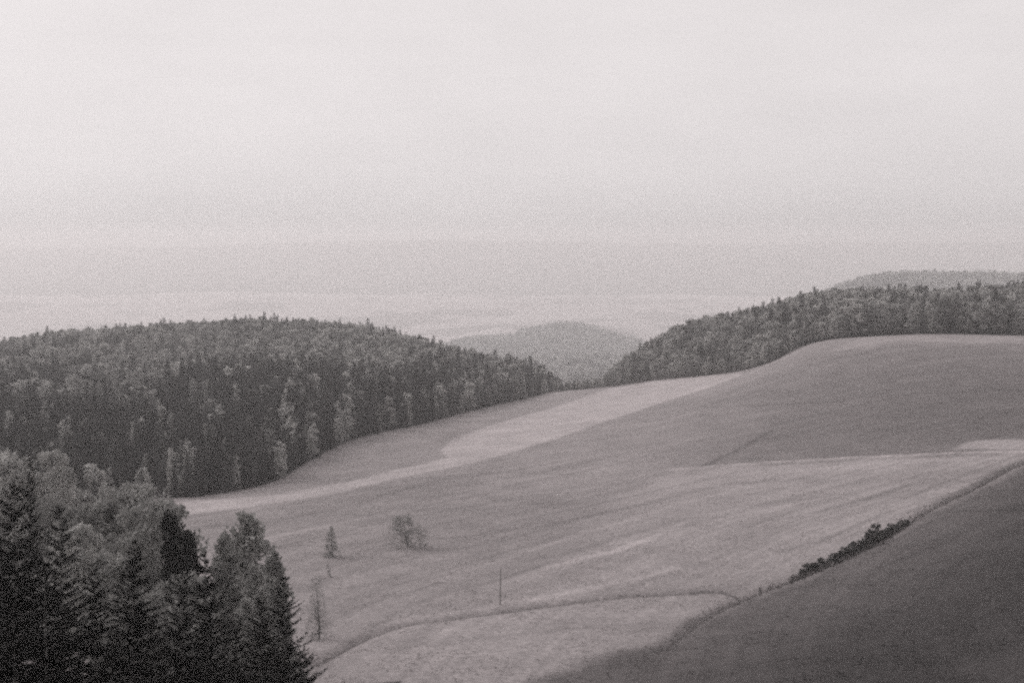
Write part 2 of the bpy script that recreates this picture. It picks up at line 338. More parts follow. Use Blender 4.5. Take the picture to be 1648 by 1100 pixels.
def bark_mat(name, alb):
    m = bpy.data.materials.new(name); m.use_nodes = True; t = m.node_tree; N = t.nodes; b = N['Principled BSDF']; L = t.links.new
    b.inputs['Roughness'].default_value = 0.9
    tc = N.new('ShaderNodeTexCoord'); mp = N.new('ShaderNodeMapping'); mp.inputs['Scale'].default_value = (6, 6, 1.2)
    n1 = N.new('ShaderNodeTexNoise'); n1.inputs['Scale'].default_value = 1.5; n1.inputs['Detail'].default_value = 6
    cr = N.new('ShaderNodeValToRGB'); cr.color_ramp.elements[0].color = (alb*.5, alb*.48, alb*.46, 1); cr.color_ramp.elements[1].color = (alb*1.4, alb*1.35, alb*1.3, 1)
    L(tc.outputs['Object'], mp.inputs[0]); L(mp.outputs[0], n1.inputs['Vector']); L(n1.outputs[0], cr.inputs[0]); L(cr.outputs[0], b.inputs['Base Color'])
    bp = N.new('ShaderNodeBump'); bp.inputs['Distance'].default_value = 0.03; L(n1.outputs[0], bp.inputs['Height']); L(bp.outputs[0], b.inputs['Normal'])
    return m

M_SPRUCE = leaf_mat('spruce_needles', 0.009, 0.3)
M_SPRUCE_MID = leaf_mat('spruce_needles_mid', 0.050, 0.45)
M_BROAD = leaf_mat('broad_leaves', 0.32, 0.3)
M_BROAD_MID = leaf_mat('broad_leaves_mid', 0.30, 0.5)
M_LARCH = leaf_mat('larch_needles', 0.30, 0.15)
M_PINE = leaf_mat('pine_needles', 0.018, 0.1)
M_BUSH = leaf_mat('bush_leaves', 0.06, 0.3, scale=1.0)
M_SPARSE = leaf_mat('sapling_leaves', 0.19, 0.1)
M_BARK = bark_mat('bark', 0.09); M_POLE = bark_mat('weathered_wood', 0.14)

# ------------------------------------------------------------------ tree builders: return (crown mesh, trunk mesh), unit = metres, base at origin
def tube(path, rad, seg=6):
    V = []; Fc = []
    path = np.array(path, float)
    for i, p in enumerate(path):
        d = path[min(i+1, len(path)-1)] - path[max(i-1, 0)]; d /= np.linalg.norm(d) + 1e-9
        a = np.cross(d, (0.31, 0.95, 0.1)); a /= np.linalg.norm(a) + 1e-9; b = np.cross(d, a)
        for k in range(seg):
            w = 2 * math.pi * k / seg; V.append(p + rad[i] * (math.cos(w) * a + math.sin(w) * b))
    for i in range(len(path) - 1):
        for k in range(seg):
            q = i * seg; Fc.append((q + k, q + (k+1) % seg, q + seg + (k+1) % seg, q + seg + k))
    return np.array(V), np.array(Fc)
class Soup:
    def __init__(s): s.V = []; s.F = []; s.n = 0
    def add(s, V, Fc): s.V.append(V); s.F.append(Fc + s.n); s.n += len(V)
    def tube(s, path, rad, seg=6): s.add(*tube(path, rad, seg))
    def mesh(s, name, mat): return np_mesh(name, np.vstack(s.V), np.vstack(s.F), mat, True)

def unit(v): return v / (np.linalg.norm(v, axis=-1, keepdims=True) + 1e-9)
def leaf_quads(C, D, L, Wd, r):
    """rhombic blades: centres C, directions D, lengths L, widths Wd"""
    nrm = unit(r.normal(size=C.shape)); S = unit(np.cross(D, nrm))
    L = np.asarray(L)[:, None]; Wd = np.asarray(Wd)[:, None]
    a = C; b = C + D * L * 0.45 + S * Wd * 0.5; c = C + D * L; d = C + D * L * 0.45 - S * Wd * 0.5
    V = np.stack([a, b, c, d], 1).reshape(-1, 3); return V, np.arange(len(V)).reshape(-1, 4)

def spruce(seed, H=22, R=3.6, step=0.55, nb=8, sta=7, blade=0.75, low=0.04, lift=0.15, gap=0.0, ex=0.85, tip=0.30):
    r = np.random.default_rng(seed); C = []; D = []; Ls = []; Ws = []
    tr = Soup(); n = 8
    lean = r.normal(size=2) * 0.25
    tr.tube([(lean[0]*(i/n)**2, lean[1]*(i/n)**2, H * 0.985 * i / n) for i in range(n+1)], [0.24 * H / 22 * (1 - i / n) + 0.02 for i in range(n+1)], 7)
    z = H * low
    while z < H * 0.985:
        t = z / H; rr = R * (1 - t) ** ex * (0.62 + 0.66 * r.random()) + 0.12
        if t < 0.12: rr *= 0.75
        m = max(4, int(nb * (0.6 + 0.6 * (1 - t))))
        ph = r.random() * 6.28
        for k in range(m):
            if r.random() < gap: continue
            a = ph + 6.283 * k / m + r.normal() * 0.25; ln = rr * (0.65 + 0.5 * r.random())
            ca, sa = math.cos(a), math.sin(a); ns = max(2, int(sta * ln / R + 1.5))
            up0 = 0.55 if t > 0.75 else 0.12 + lift
            z_j = r.normal() * step * 0.28
            for j in range(ns):
                u = (j + 0.6 + 0.3 * r.random()) / ns
                dz = ln * (up0 * u - (0.55 * (1 - t) + 0.1) * u * u + tip * (u ** 3) * (1.2 - t) )
                p = np.array([ca * ln * u + lean[0]*t*t, sa * ln * u + lean[1]*t*t, z + dz + z_j])
                side = np.array([-sa, ca, 0]); out = np.array([ca, sa, 0.05 + 0.35 * u * u])
                sc = blade * (0.55 + 0.6 * (1 - t)) * (1.1 - 0.35 * u)
                for sg in (-1, 1):
                    C.append(p); D.append(out * 0.75 + side * sg * 0.75 + np.array([0, 0, -0.12 + r.normal() * 0.12])); Ls.append(sc * (0.8 + 0.5 * r.random())); Ws.append(sc * 0.42)
                C.append(p); D.append(np.array([ca * 0.35, sa * 0.35, -0.8]) + r.normal(size=3) * 0.2); Ls.append(sc * 0.7); Ws.append(sc * 0.4)
                if j == ns - 1:
                    C.append(p); D.append(out + np.array([0, 0, 0.25])); Ls.append(sc * 0.9); Ws.append(sc * 0.32)
        z += step * (0.55 + 0.9 * r.random()) * (0.6 + 0.5 * (1 - t))
    for k in range(5):
        C.append(np.array([lean[0], lean[1], H * 0.95 + 0.01 * H * k])); D.append(np.array([r.normal() * .3, r.normal() * .3, 1.0])); Ls.append(H * 0.03); Ws.append(0.16)
    V, Fc = leaf_quads(np.array(C), unit(np.array(D)), Ls, Ws, r)
    return V, Fc, tr

def broad(seed, H=18, R=5.0, clumps=60, per=110, leaf=0.36, low=0.22, shape=0.9, cone=0.0, density=1.0, limbs=9):
    r = np.random.default_rng(seed); tr = Soup(); n = 7
    bend = r.normal(size=2) * 0.4
    top = H * 0.82
    path = [np.array([bend[0] * (i/n)**2, bend[1] * (i/n)**2, top * i / n]) for i in range(n+1)]
    tr.tube(path, [0.30 * H / 18 * (1 - 0.9 * i / n) for i in range(n+1)], 7)
    Cc = []; Rr = []
    for k in range(clumps):
        t = r.random() ** (0.9 if cone else 0.8); h = low + (1 - low) * t * 0.95
        if cone: prof = (1 - t) ** cone * 1.0 + 0.08
        else: prof = math.sqrt(max(0.02, 1 - (abs(t - 0.42) / 0.62) ** 2.2))
        if cone: t = 1 - (1 - (k + 0.5) / clumps) ** 0.72; h = low + (1 - low) * t * 0.98; prof = (1 - t) ** cone + 0.02
        a = r.random() * 6.283; q = math.sqrt(r.random()) ** 0.6
        rad = R * prof * q * (0.85 + 0.2 * math.sin(2 * a + seed + 4 * t))
        Cc.append((math.cos(a) * rad + bend[0] * t, math.sin(a) * rad + bend[1] * t, h * H)); Rr.append(R * ((0.17 + 0.14 * r.random()) * (0.55 + 0.6 * prof) if not cone else (0.10 + 0.09 * r.random()) * (0.5 + 1.0 * prof)) * shape)
    Cc = np.array(Cc); Rr = np.array(Rr)
    for k in np.argsort(-Rr)[:limbs * 2]:
        z0 = max(H * 0.12, Cc[k, 2] - np.hypot(Cc[k, 0], Cc[k, 1]) * (0.9 if not cone else 0.3)); z0 = min(z0, top * 0.95)
        s = np.array([bend[0] * (z0/top)**2, bend[1] * (z0/top)**2, z0]); e = Cc[k]
        mid = (s + e) / 2 + np.array([0, 0, 0.06 * H * 0.5]) + r.normal(size=3) * 0.15
        tr.tube([s, mid, e], [0.10 * H / 18, 0.06 * H / 18, 0.02], 5)
    N = int(clumps * per * density); idx = r.integers(0, clumps, N)
    d = unit(r.normal(size=(N, 3))); q = r.random(N) ** 0.45
    C = Cc[idx] + d * (Rr[idx] * q)[:, None] * np.array([1, 1, 0.8])
    D = unit(d * 0.5 + r.normal(size=(N, 3)) * 0.7 + np.array([0, 0, 0.05]))
    L = leaf * (0.6 + 0.8 * r.random(N))
    V, Fc = leaf_quads(C, D, L, L * 0.75, r)
    return V, Fc, tr

def finish(kind, V, Fc, tr, mat, bark=None):
    return (np_mesh(kind + '_crown', V, Fc, mat, False), tr.mesh(kind + '_trunk', bark or M_BARK), float(V[:, 2].max()))

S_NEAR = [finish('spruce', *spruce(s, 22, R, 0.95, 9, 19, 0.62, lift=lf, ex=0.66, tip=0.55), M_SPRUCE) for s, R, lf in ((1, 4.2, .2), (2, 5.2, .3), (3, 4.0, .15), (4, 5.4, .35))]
B_NEAR = [finish('broad', *broad(s, 18, R, 120, 85, 0.36, shape=0.85), M_BROAD) for s, R in ((11, 5.0), (12, 4.4), (13, 5.6))]
L_NEAR = [finish('larch', *broad(s, 20, R, 260, 52, 0.36, low=0.08, shape=1.2, cone=0.78), M_LARCH) for s, R in ((21, 5.4), (22, 4.8))]
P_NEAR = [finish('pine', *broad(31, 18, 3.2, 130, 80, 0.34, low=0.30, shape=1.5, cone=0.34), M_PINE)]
S_MID = [finish('spruce', *spruce(40 + s, 20, R, 0.9, 7, 4, 1.25), M_SPRUCE_MID) for s, R in ((1, 3.0), (2, 3.4), (3, 2.6))]
B_MID = [finish('broad', *broad(50 + s, 17, R, 34, 30, 0.85, low=0.12), M_BROAD_MID) for s, R in ((1, 3.6), (2, 4.2), (3, 3.2))]
L_MID = [finish('larch', *broad(60 + s, 19, R, 50, 22, 0.8, low=0.08, cone=0.6), M_BROAD_MID) for s, R in ((1, 2.8), (2, 3.2))]
BUSH = [finish('bush', *broad(70 + s, 3, 1.4, 20, 45, 0.22, low=0.05, shape=1.3, limbs=5), M_BUSH) for s in range(3)]
print('protos', [len(p[0].polygons) for p in S_NEAR + B_NEAR + S_MID + B_MID + BUSH])

def place(kind, proto, X, Y, h, wf=1.0, rz=None, label=None, cat=None, group=None, lean=(0, 0), sink=0.3, zbase=None):
    """a tree: an Empty at its foot with crown and trunk below it"""
    e = bpy.data.objects.new(kind, None); COL.objects.link(e)
    z = float(height(np.array([X]), np.array([Y]))[0]) if zbase is None else zbase
    e.location = (X, Y, z - sink * (h > 6) - 0.05)
    s = (h + sink) / proto[2]
    for nm, me in (('crown', proto[0]), ('trunk', proto[1])):
        o = bpy.data.objects.new(nm, me); COL.objects.link(o); o.parent = e
    e.scale = (s * wf, s * wf, s)
    e.rotation_euler = (lean[0], lean[1], random.random() * 6.283 if rz is None else rz)
    e.empty_display_size = 0.5
    return tag(e, label, cat, group)

def place_top(kind, proto, px, py, Y, wf=1.0, **kw):
    p = at_depth(px, py, Y); z = float(height(np.array([p[0]]), np.array([Y]))[0])
    return place(kind, proto, p[0], Y, max(2.0, p[2] - z), wf, **kw)

# ------------------------------------------------------------------ the ground sheet, cut along the field borders
th = np.concatenate([np.radians(np.arange(-180, -27, 3.0)), np.radians(np.arange(-25, 25.01, 0.06)), np.radians(np.arange(27, 180.1, 3.0))])
rr_ = np.concatenate([np.linspace(0.5, 58, 36), np.exp(np.arange(math.log(60), math.log(1500), 0.0055)), np.exp(np.arange(math.log(1500), math.log(21500), 0.012)), [21500]])
T, R_ = np.meshgrid(th, rr_); GX = (np.sin(T) * R_).ravel(); GY = (np.cos(T) * R_).ravel()
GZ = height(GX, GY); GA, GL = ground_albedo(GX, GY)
nr, ntt = len(rr_), len(th)
ii, jj = np.meshgrid(np.arange(nr - 1), np.arange(ntt - 1), indexing='ij')
v0 = (ii * ntt + jj).ravel(); FQ = np.stack([v0, v0 + ntt, v0 + ntt + 1, v0 + 1], 1)
FQ = FQ[:, ::-1] if False else FQ
gv = np.stack([GX, GY, GZ], 1)
# make faces look up
a_ = gv[FQ[500000]]; nz = np.cross(a_[1] - a_[0], a_[2] - a_[0])[2]
if nz < 0: FQ = FQ[:, ::-1]
FL = GL[FQ].max(1)
MG = ground_mat('field_ground')
NAMES = {0: ('meadow', 'mown grass meadow sloping down with faint curved furrows'), 1: ('ground', 'dark woodland floor under the forest and the near tree slope'),
         2: ('stubble_field', 'pale stubble strips winding along the forest edge and over the crest'), 3: ('dark_field', 'dark ploughed field in the lower right beyond the ditch'),
         4: ('pasture', 'pale pasture below the thin ditch line at the bottom'), 5: ('hills', 'distant valley, wooded ridges and far hills fading in haze')}
for k, (nm, lab) in NAMES.items():
    fs = FQ[FL == k]
    if not len(fs): continue
    u, inv = np.unique(fs, return_inverse=True)
    me = np_mesh(nm, gv[u], inv.reshape(-1, 4), MG, True)
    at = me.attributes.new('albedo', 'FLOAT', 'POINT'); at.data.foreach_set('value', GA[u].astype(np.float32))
    o = bpy.data.objects.new(nm, me); COL.objects.link(o); tag(o, lab, None, None, 'structure')
print('terrain', len(gv))

# ------------------------------------------------------------------ foreground trees (each one placed by its own top)
SP, BL, LA, PI_ = 'spruce_tree', 'broadleaf_tree', 'larch_tree', 'pine_tree'
FG = [
 # kind, proto, px, py, Y, width factor, label
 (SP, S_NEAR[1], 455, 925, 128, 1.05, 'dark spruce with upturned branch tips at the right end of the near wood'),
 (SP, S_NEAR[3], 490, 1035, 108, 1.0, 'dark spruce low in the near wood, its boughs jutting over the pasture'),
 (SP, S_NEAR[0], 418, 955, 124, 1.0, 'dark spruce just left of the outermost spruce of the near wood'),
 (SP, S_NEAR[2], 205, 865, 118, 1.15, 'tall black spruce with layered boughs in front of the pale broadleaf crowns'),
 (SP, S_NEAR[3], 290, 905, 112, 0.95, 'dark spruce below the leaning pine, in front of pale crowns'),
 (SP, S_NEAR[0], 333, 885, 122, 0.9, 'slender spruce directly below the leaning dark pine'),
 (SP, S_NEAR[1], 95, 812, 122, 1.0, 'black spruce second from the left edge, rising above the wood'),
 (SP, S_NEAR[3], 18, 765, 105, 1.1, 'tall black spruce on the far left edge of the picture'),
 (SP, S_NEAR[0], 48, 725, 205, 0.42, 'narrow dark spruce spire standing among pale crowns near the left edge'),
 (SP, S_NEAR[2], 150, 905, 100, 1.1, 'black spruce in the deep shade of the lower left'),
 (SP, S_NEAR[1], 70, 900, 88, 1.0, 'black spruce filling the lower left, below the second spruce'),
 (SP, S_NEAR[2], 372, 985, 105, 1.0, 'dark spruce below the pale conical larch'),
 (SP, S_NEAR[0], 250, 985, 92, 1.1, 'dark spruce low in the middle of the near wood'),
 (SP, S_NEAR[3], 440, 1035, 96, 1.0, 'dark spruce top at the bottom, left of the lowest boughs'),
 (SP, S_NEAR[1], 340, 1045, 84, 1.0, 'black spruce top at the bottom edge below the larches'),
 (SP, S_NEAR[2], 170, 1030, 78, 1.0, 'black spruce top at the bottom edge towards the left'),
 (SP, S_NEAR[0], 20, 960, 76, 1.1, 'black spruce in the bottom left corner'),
 (LA, L_NEAR[0], 388, 822, 165, 1.25, 'pale conical larch standing highest at the right of the near wood'),
 (LA, L_NEAR[1], 435, 884, 150, 0.85, 'smaller pale larch on the right shoulder of the tallest larch'),
 (LA, L_NEAR[1], 352, 852, 160, 0.9, 'pale larch on the left shoulder of the tallest larch'),
 (LA, L_NEAR[0], 405, 905, 140, 0.8, 'pale larch in front of the tallest larch, above the dark spruces'),
 (PI_, P_NEAR[0], 315, 813, 152, 0.55, 'dark leaning pine with a ragged crown against the pale field'),
 (BL, B_NEAR[0], 200, 780, 200, 1.05, 'large pale rounded broadleaf tree topping the middle of the near wood'),
 (BL, B_NEAR[2], 250, 788, 196, 0.9, 'pale broadleaf tree just right of the topmost rounded crown'),
 (BL, B_NEAR[1], 150, 800, 192, 1.1, 'pale broadleaf tree just left of the topmost rounded crown'),
 (BL, B_NEAR[0], 250, 808, 158, 0.85, 'pale domed broadleaf tree left of the leaning dark pine'),
 (BL, B_NEAR[1], 126, 836, 178, 0.8, 'grey broadleaf tree between the second spruce and the pale crowns'),
 (BL, B_NEAR[2], 228, 868, 160, 0.8, 'pale broadleaf tree in the middle of the near wood under the tall crowns'),
 (BL, B_NEAR[1], 182, 880, 150, 0.8, 'mottled pale broadleaf tree behind the layered black spruce'),
 (BL, B_NEAR[0], 300, 925, 138, 0.75, 'dim broadleaf tree beneath the leaning pine'),
 (BL, B_NEAR[1], 14, 722, 250, 0.9, 'pale feathery broadleaf tree at the left edge beside the narrow spire'),
 (BL, B_NEAR[0], 82, 722, 255, 0.55, 'pale tall oval broadleaf tree right of the narrow spruce spire'),
 (BL, B_NEAR[2], 66, 795, 225, 0.7, 'grey broadleaf tree at the foot of the narrow spruce spire'),
 (LA, L_NEAR[1], 322, 960, 128, 0.8, 'dim larch in the shade low in the near wood'),
 (BL, B_NEAR[0], 225, 955, 122, 0.7, 'dim broadleaf tree in the shade low in the near wood'),
 (LA, L_NEAR[0], 395, 960, 132, 0.8, 'dim larch between the pale larches and the dark outer spruce'),
]
for kd, pr, px, py, Y, wf, lab in FG:
    lean = (0, math.radians(0))
    kw = dict(label=lab, cat=kd.split('_')[0] + ' tree' if kd != BL else 'broadleaf tree')
    if kd == PI_: kw.update(rz=0.6, lean=(0, math.radians(-5)))
    place_top(kd, pr, px, py, Y, wf, **kw)

# hidden middle of the near wood, between the front trees and the field edge
GROUPA = 'trees filling the near wood'
cnt = 0
for X, Y in ((-62, 128), (-75, 150), (-84, 176), (-70, 190), (-96, 205), (-58, 104), (-88, 128), (-104, 160)):
    place(SP, random.choice(S_MID), X, Y, random.uniform(16, 22), 1.2, label='dark spruce in the wood behind the near crowns at the left', cat='spruce tree', group=GROUPA)
for k in range(400):
    if cnt >= 34: break
    px = random.uniform(-120, 330); Y = random.uniform(205, 330)
    d = ray(px, 700); X = d[0] / d[1] * Y
    if in_poly(np.array([X]), np.array([Y]), np.array([(-200, 190), (-62, 190), (-66, 235), (-84, 300), (-106, 360), (-250, 360)]))[0]:
        pr = random.choice(B_MID + L_MID[:1] + S_MID * 2); kd = SP if pr in S_MID else (BL if pr in B_MID else LA)
        lab = {SP: 'dark spruce in the wood behind the near crowns at the left', BL: 'grey broadleaf tree in the wood behind the near crowns at the left', LA: 'pale larch in the wood behind the near crowns at the left'}[kd]
        place(kd, pr, X, Y, random.uniform(14, 19), 1.15, label=lab, cat=kd.replace('_', ' '), group=GROUPA); cnt += 1

# ------------------------------------------------------------------ forest edge: every tree of the front rows
def along(pts, step):
    pts = np.array(pts); d = np.r_[0, np.cumsum(np.hypot(*np.diff(pts, axis=0).T))]
    for s in np.arange(0, d[-1], step):
        i = min(np.searchsorted(d, s, 'right') - 1, len(pts) - 2); t = (s - d[i]) / (d[i+1] - d[i] + 1e-9)
        p = pts[i] + (pts[i+1] - pts[i]) * t; tg = pts[i+1] - pts[i]; tg = tg / np.linalg.norm(tg)
        yield p, np.array([-tg[1], tg[0]]), s / d[-1]
EDGE = []
for row, (off, step) in enumerate(((2.0, 4.6), (6.5, 5.4))):
    for p, nrm, t in along(FOREST_EDGE_L, step):
        q = p + nrm * (off + random.uniform(-1.2, 1.2)) + np.array([random.uniform(-1.2, 1.2), 0])
        sec = 0 if t < 0.33 else (1 if t < 0.72 else 2)
        sp = random.random() < (0.78, 0.7, 0.55)[sec]
        pr = random.choice(S_MID) if sp else random.choice(B_MID + L_MID)
        h = random.uniform(13, 19) * (1.0 if row else 0.85) * (1 - 0.35 * max(0, t - 0.93) / 0.07)
        kd = SP if sp else (BL if pr in B_MID else LA)
        where = ('the forest edge above the bottom of the valley field', 'the forest edge along the middle of the field', 'the far end of the forest edge near the gap')[sec]
        adj = {SP: 'dark narrow spruce', BL: 'grey rounded broadleaf tree', LA: 'greyish conical larch'}[kd]
        place(kd, pr, q[0], q[1], h, random.uniform(0.9, 1.15), label=adj + ' in ' + where, cat=kd.replace('_', ' '), group='trees of the left forest edge')
        EDGE.append(q)
for row, (off, step) in enumerate(((1.5, 5.2), (6.5, 6.5))):
    for p, nrm, t in along(FOREST_EDGE_R, step):
        d = ray(0, 0); px = 824 + F * p[0] / p[1]
        if px > 1700: break
        q = p + nrm * (off + random.uniform(-1, 1)); front = row == 0
        h = np.interp(px, [890, 925, 940, 985, 1100, 1190, 1250, 1290, 1350, 1640], [4.5, 6, 6, 6, 8, 9, 9, 11, 17, 18]) * random.uniform(0.7, 1.15) * (1 if front else 1.2)
        sp = random.random() < np.interp(px, [900, 1290, 1340], [0.15, 0.1, 0.3])
        pr = random.choice(S_MID) if sp else random.choice(B_MID)
        kd = SP if sp else BL
        where = 'the gap between the two woods' if px < 985 else ('the low shrubby edge of the right wood' if px < 1290 else 'the wood edge behind the field crest')
        place(kd, pr, q[0], q[1], h, random.uniform(1.0, 1.5) if not sp else 1.2, label=('dark spruce' if sp else 'pale bushy broadleaf tree') + ' in ' + where, cat=kd.replace('_', ' '), group='trees of the right wood edge')
for px, py, pyb, lab in ((935, 588, 624, 'dark rounded tree standing alone in the gap between the woods'), (1000, 590, 620, 'dark bushy tree at the foot of the right wood by the gap')):
    X, Y = ground_hit(px, pyb); place(BL, B_MID[0], X, Y + 2, (pyb - py) / F * Y, 1.25, label=lab, cat='broadleaf tree')

# ------------------------------------------------------------------ forests (stuff): instanced on a set of points
def forest(name, pts, protos, label):
    """pts: list of (x,y,z,scale_xy,scale_z,proto index)"""
    A_ = np.array(pts, dtype=np.float32); me = bpy.data.meshes.new(name); me.vertices.add(len(A_)); me.vertices.foreach_set('co', A_[:, :3].ravel())
    o = bpy.data.objects.new(name, me); COL.objects.link(o)
    at = me.attributes.new('scl', 'FLOAT_VECTOR', 'POINT'); at.data.foreach_set('vector', np.stack([A_[:, 3], A_[:, 3], A_[:, 4]], 1).ravel())
    at = me.attributes.new('idx', 'INT', 'POINT'); at.data.foreach_set('value', A_[:, 5].astype(np.int32))
    g = bpy.data.node_groups.new(name + '_scatter', 'GeometryNodeTree')
    g.interface.new_socket('Geometry', in_out='INPUT', socket_type='NodeSocketGeometry'); g.interface.new_socket('Geometry', in_out='OUTPUT', socket_type='NodeSocketGeometry')
    N = g.nodes; L = g.links.new
    gi = N.new('NodeGroupInput'); go = N.new('NodeGroupOutput'); jn = N.new('GeometryNodeJoinGeometry')
    def named(nm, ty):
        x = N.new('GeometryNodeInputNamedAttribute'); x.data_type = ty; x.inputs['Name'].default_value = nm; return x.outputs[0]
    scl = named('scl', 'FLOAT_VECTOR'); idx = named('idx', 'INT')
    rv = N.new('FunctionNodeRandomValue'); rv.data_type = 'FLOAT_VECTOR'; rv.inputs[0].default_value = (-0.04, -0.04, 0); rv.inputs[1].default_value = (0.04, 0.04, 6.283)
    for k, pr in enumerate(protos):
        for me_ in pr[:2]:
            po = bpy.data.objects.new('source_' + me_.name, me_)
            oi = N.new('GeometryNodeObjectInfo'); oi.inputs['Object'].default_value = po; oi.transform_space = 'ORIGINAL'; oi.inputs['As Instance'].default_value = True
            cmp = N.new('FunctionNodeCompare'); cmp.data_type = 'INT'; cmp.operation = 'EQUAL'
            ins = [s for s in cmp.inputs if s.enabled and s.type == 'INT']; L(idx, ins[0]); ins[1].default_value = k
            ip = N.new('GeometryNodeInstanceOnPoints')
            L(gi.outputs[0], ip.inputs['Points']); L(cmp.outputs[0], ip.inputs['Selection']); L(oi.outputs['Geometry'], ip.inputs['Instance'])
            L(rv.outputs[0], ip.inputs['Rotation']); L(scl, ip.inputs['Scale']); L(ip.outputs[0], jn.inputs[0])
    L(jn.outputs[0], go.inputs[0])
    md = o.modifiers.new('scatter', 'NODES'); md.node_group = g
    return tag(o, label, 'forest', None, 'stuff')

def scatter(region, spacing, edges, keep=9.0, hfun=None, jitter=0.45):
    lo = region.min(0); hi = region.max(0)
    xs = np.arange(lo[0], hi[0], spacing); ys = np.arange(lo[1], hi[1], spacing)
    X, Y = [a.ravel() for a in np.meshgrid(xs, ys)]
    X = X + rng.uniform(-jitter, jitter, X.shape) * spacing; Y = Y + rng.uniform(-jitter, jitter, Y.shape) * spacing
    m = in_poly(X, Y, region); X = X[m]; Y = Y[m]
    for e in edges:
        d = seg_dist(X, Y, e); X, Y = X[d > keep], Y[d > keep]
    return X, Y, height(X, Y)
def visible_fan(X, Y, half=31): return np.abs(np.degrees(np.arctan2(X, Y))) < half

PR = S_MID + B_MID + L_MID
# left hill
wl = np.array([(-900, 330), (-150, 330), (-118, 400), (-108, 438)] + FOREST_EDGE_L + [(60, 1000), (90, 1250), (60, 1480), (-900, 1500)])
X, Y, Z = scatter(wl, 6.6, [FOREST_EDGE_L]); m = visible_fan(X, Y); X, Y, Z = X[m], Y[m], Z[m]
mixn = vnoise(X, Y, 90, 21) + 0.5 * vnoise(X, Y, 28, 22); pale = mixn > 0.42 - 0.80 * np.clip((Y - 600) / 420, 0, 1)
idx = np.where(rng.random(len(X)) < np.where(pale, 0.12, 0.80), rng.integers(0, 3, len(X)), rng.integers(3, np.where(pale, 6, 8), len(X)))
hh = rng.uniform(0.6, 1.08, len(X)) * (1 + 0.35 * vnoise(X, Y, 60, 23)); hh = np.where(rng.random(len(X)) < 0.05, hh * 1.18, hh)
clear = scrub(X, Y)     # scrubby clearings in the left wood
hh = np.where(clear, hh * 0.3, hh)
hh = hh * np.interp(824 + F * X / Y, [850, 890, 905], [1.0, 0.7, 0.38])
forest('forest', np.stack([X, Y, Z - 0.3, hh * rng.uniform(1.0, 1.4, len(X)) * np.where(clear, 1.6, 1), hh, idx], 1), PR, 'dense mixed forest of spruce and broadleaf trees covering the rounded hill at the left')
print('left forest', len(X))
# right hill
er = [p for p in FOREST_EDGE_R]
wr = np.array(er + [(560, 720), (900, 850), (900, 1400), (90, 1500), (60, 1100), (36, 960)])
X, Y, Z = scatter(wr, 6.6, [FOREST_EDGE_R]); m = visible_fan(X, Y); X, Y, Z = X[m], Y[m], Z[m]
pxs = 824 + F * X / Y
mixn = vnoise(X, Y, 60, 24); idx = np.where(rng.random(len(X)) < np.where(mixn > -0.08, 0.08, 0.32), rng.integers(0, 3, len(X)), rng.integers(3, 6, len(X)))
hh = rng.uniform(0.6, 1.0, len(X)) * np.interp(pxs, [900, 970, 1000, 1200, 1300, 1450, 1500], [0.34, 0.38, 0.8, 1.05, 1.25, 1.2, 1.05])
forest('forest', np.stack([X, Y, Z - 0.3, hh * rng.uniform(1.0, 1.4, len(X)), hh, idx], 1), PR, 'mixed forest on the hill behind the field crest at the right')
print('right forest', len(X))
# far ridges
wf_ = np.array([(-1700, 3600), (0, 2700), (500, 2500), (2400, 3200), (2600, 5200), (-1700, 5250)])
X, Y, Z = scatter(wf_, 22.0, []); m = visible_fan(X, Y, 28) & (np.hypot(X, Y) < 5230); X, Y, Z = X[m], Y[m], Z[m]
idx = (rng.random(len(X)) < 0.8).astype(int); hh = rng.uniform(0.7, 1.35, len(X))
F_FAR = [finish('spruce', *spruce(91, 19, 5.5, 2.6, 5, 2, 3.6), M_SPRUCE_MID), finish('broad', *broad(92, 17, 6.5, 12, 9, 3.0, low=0.05, limbs=2), M_BROAD_MID)]
forest('forest', np.stack([X, Y, Z - 0.5, hh * 1.3, hh * 1.2, idx], 1), F_FAR, 'hazy far forest on the second ridge seen through the gap between the woods')
print('far forest', len(X))

# ------------------------------------------------------------------ lone trees in the field
def on_ground(px, py): return ground_hit(px, py)
Y0 = 292; X, Y = on_ground(535, 898)
pr = finish('sapling', *broad(81, 6.6, 1.9, 110, 15, 0.2, low=0.02, cone=0.6, shape=1.6), M_SPARSE); place('young_tree', pr, X, Y, 52 / F * Y, 1.0, label='small conical young tree alone on the pale meadow', cat='young tree')
X, Y = on_ground(656, 882); pr = finish('sapling', *broad(82, 7, 3.1, 70, 42, 0.2, low=0.03, density=0.9, shape=1.2), M_SPARSE)
place('young_tree', pr, X, Y, 56 / F * Y, 1.3, label='small round bushy young tree alone on the meadow, right of the conical one', cat='young tree')
X, Y = on_ground(514, 1030)
pr = finish('sapling', *broad(83, 12, 3.0, 170, 13, 0.2, low=0.03, cone=0.35, shape=1.7, limbs=20), M_SPARSE)
place('birch_tree', pr, X, Y, 108 / F * Y, 0.75, label='tall thin sparse birch with a bare looking crown beside the outermost spruce', cat='birch tree')
X, Y = on_ground(532, 930); pr = finish('sapling', *broad(84, 3, 0.6, 14, 22, 0.13, low=0.05, cone=0.4), M_SPARSE)
place('young_tree', pr, X, Y, 20 / F * Y, 1.0, label='tiny sapling below the small conical young tree', cat='young tree')

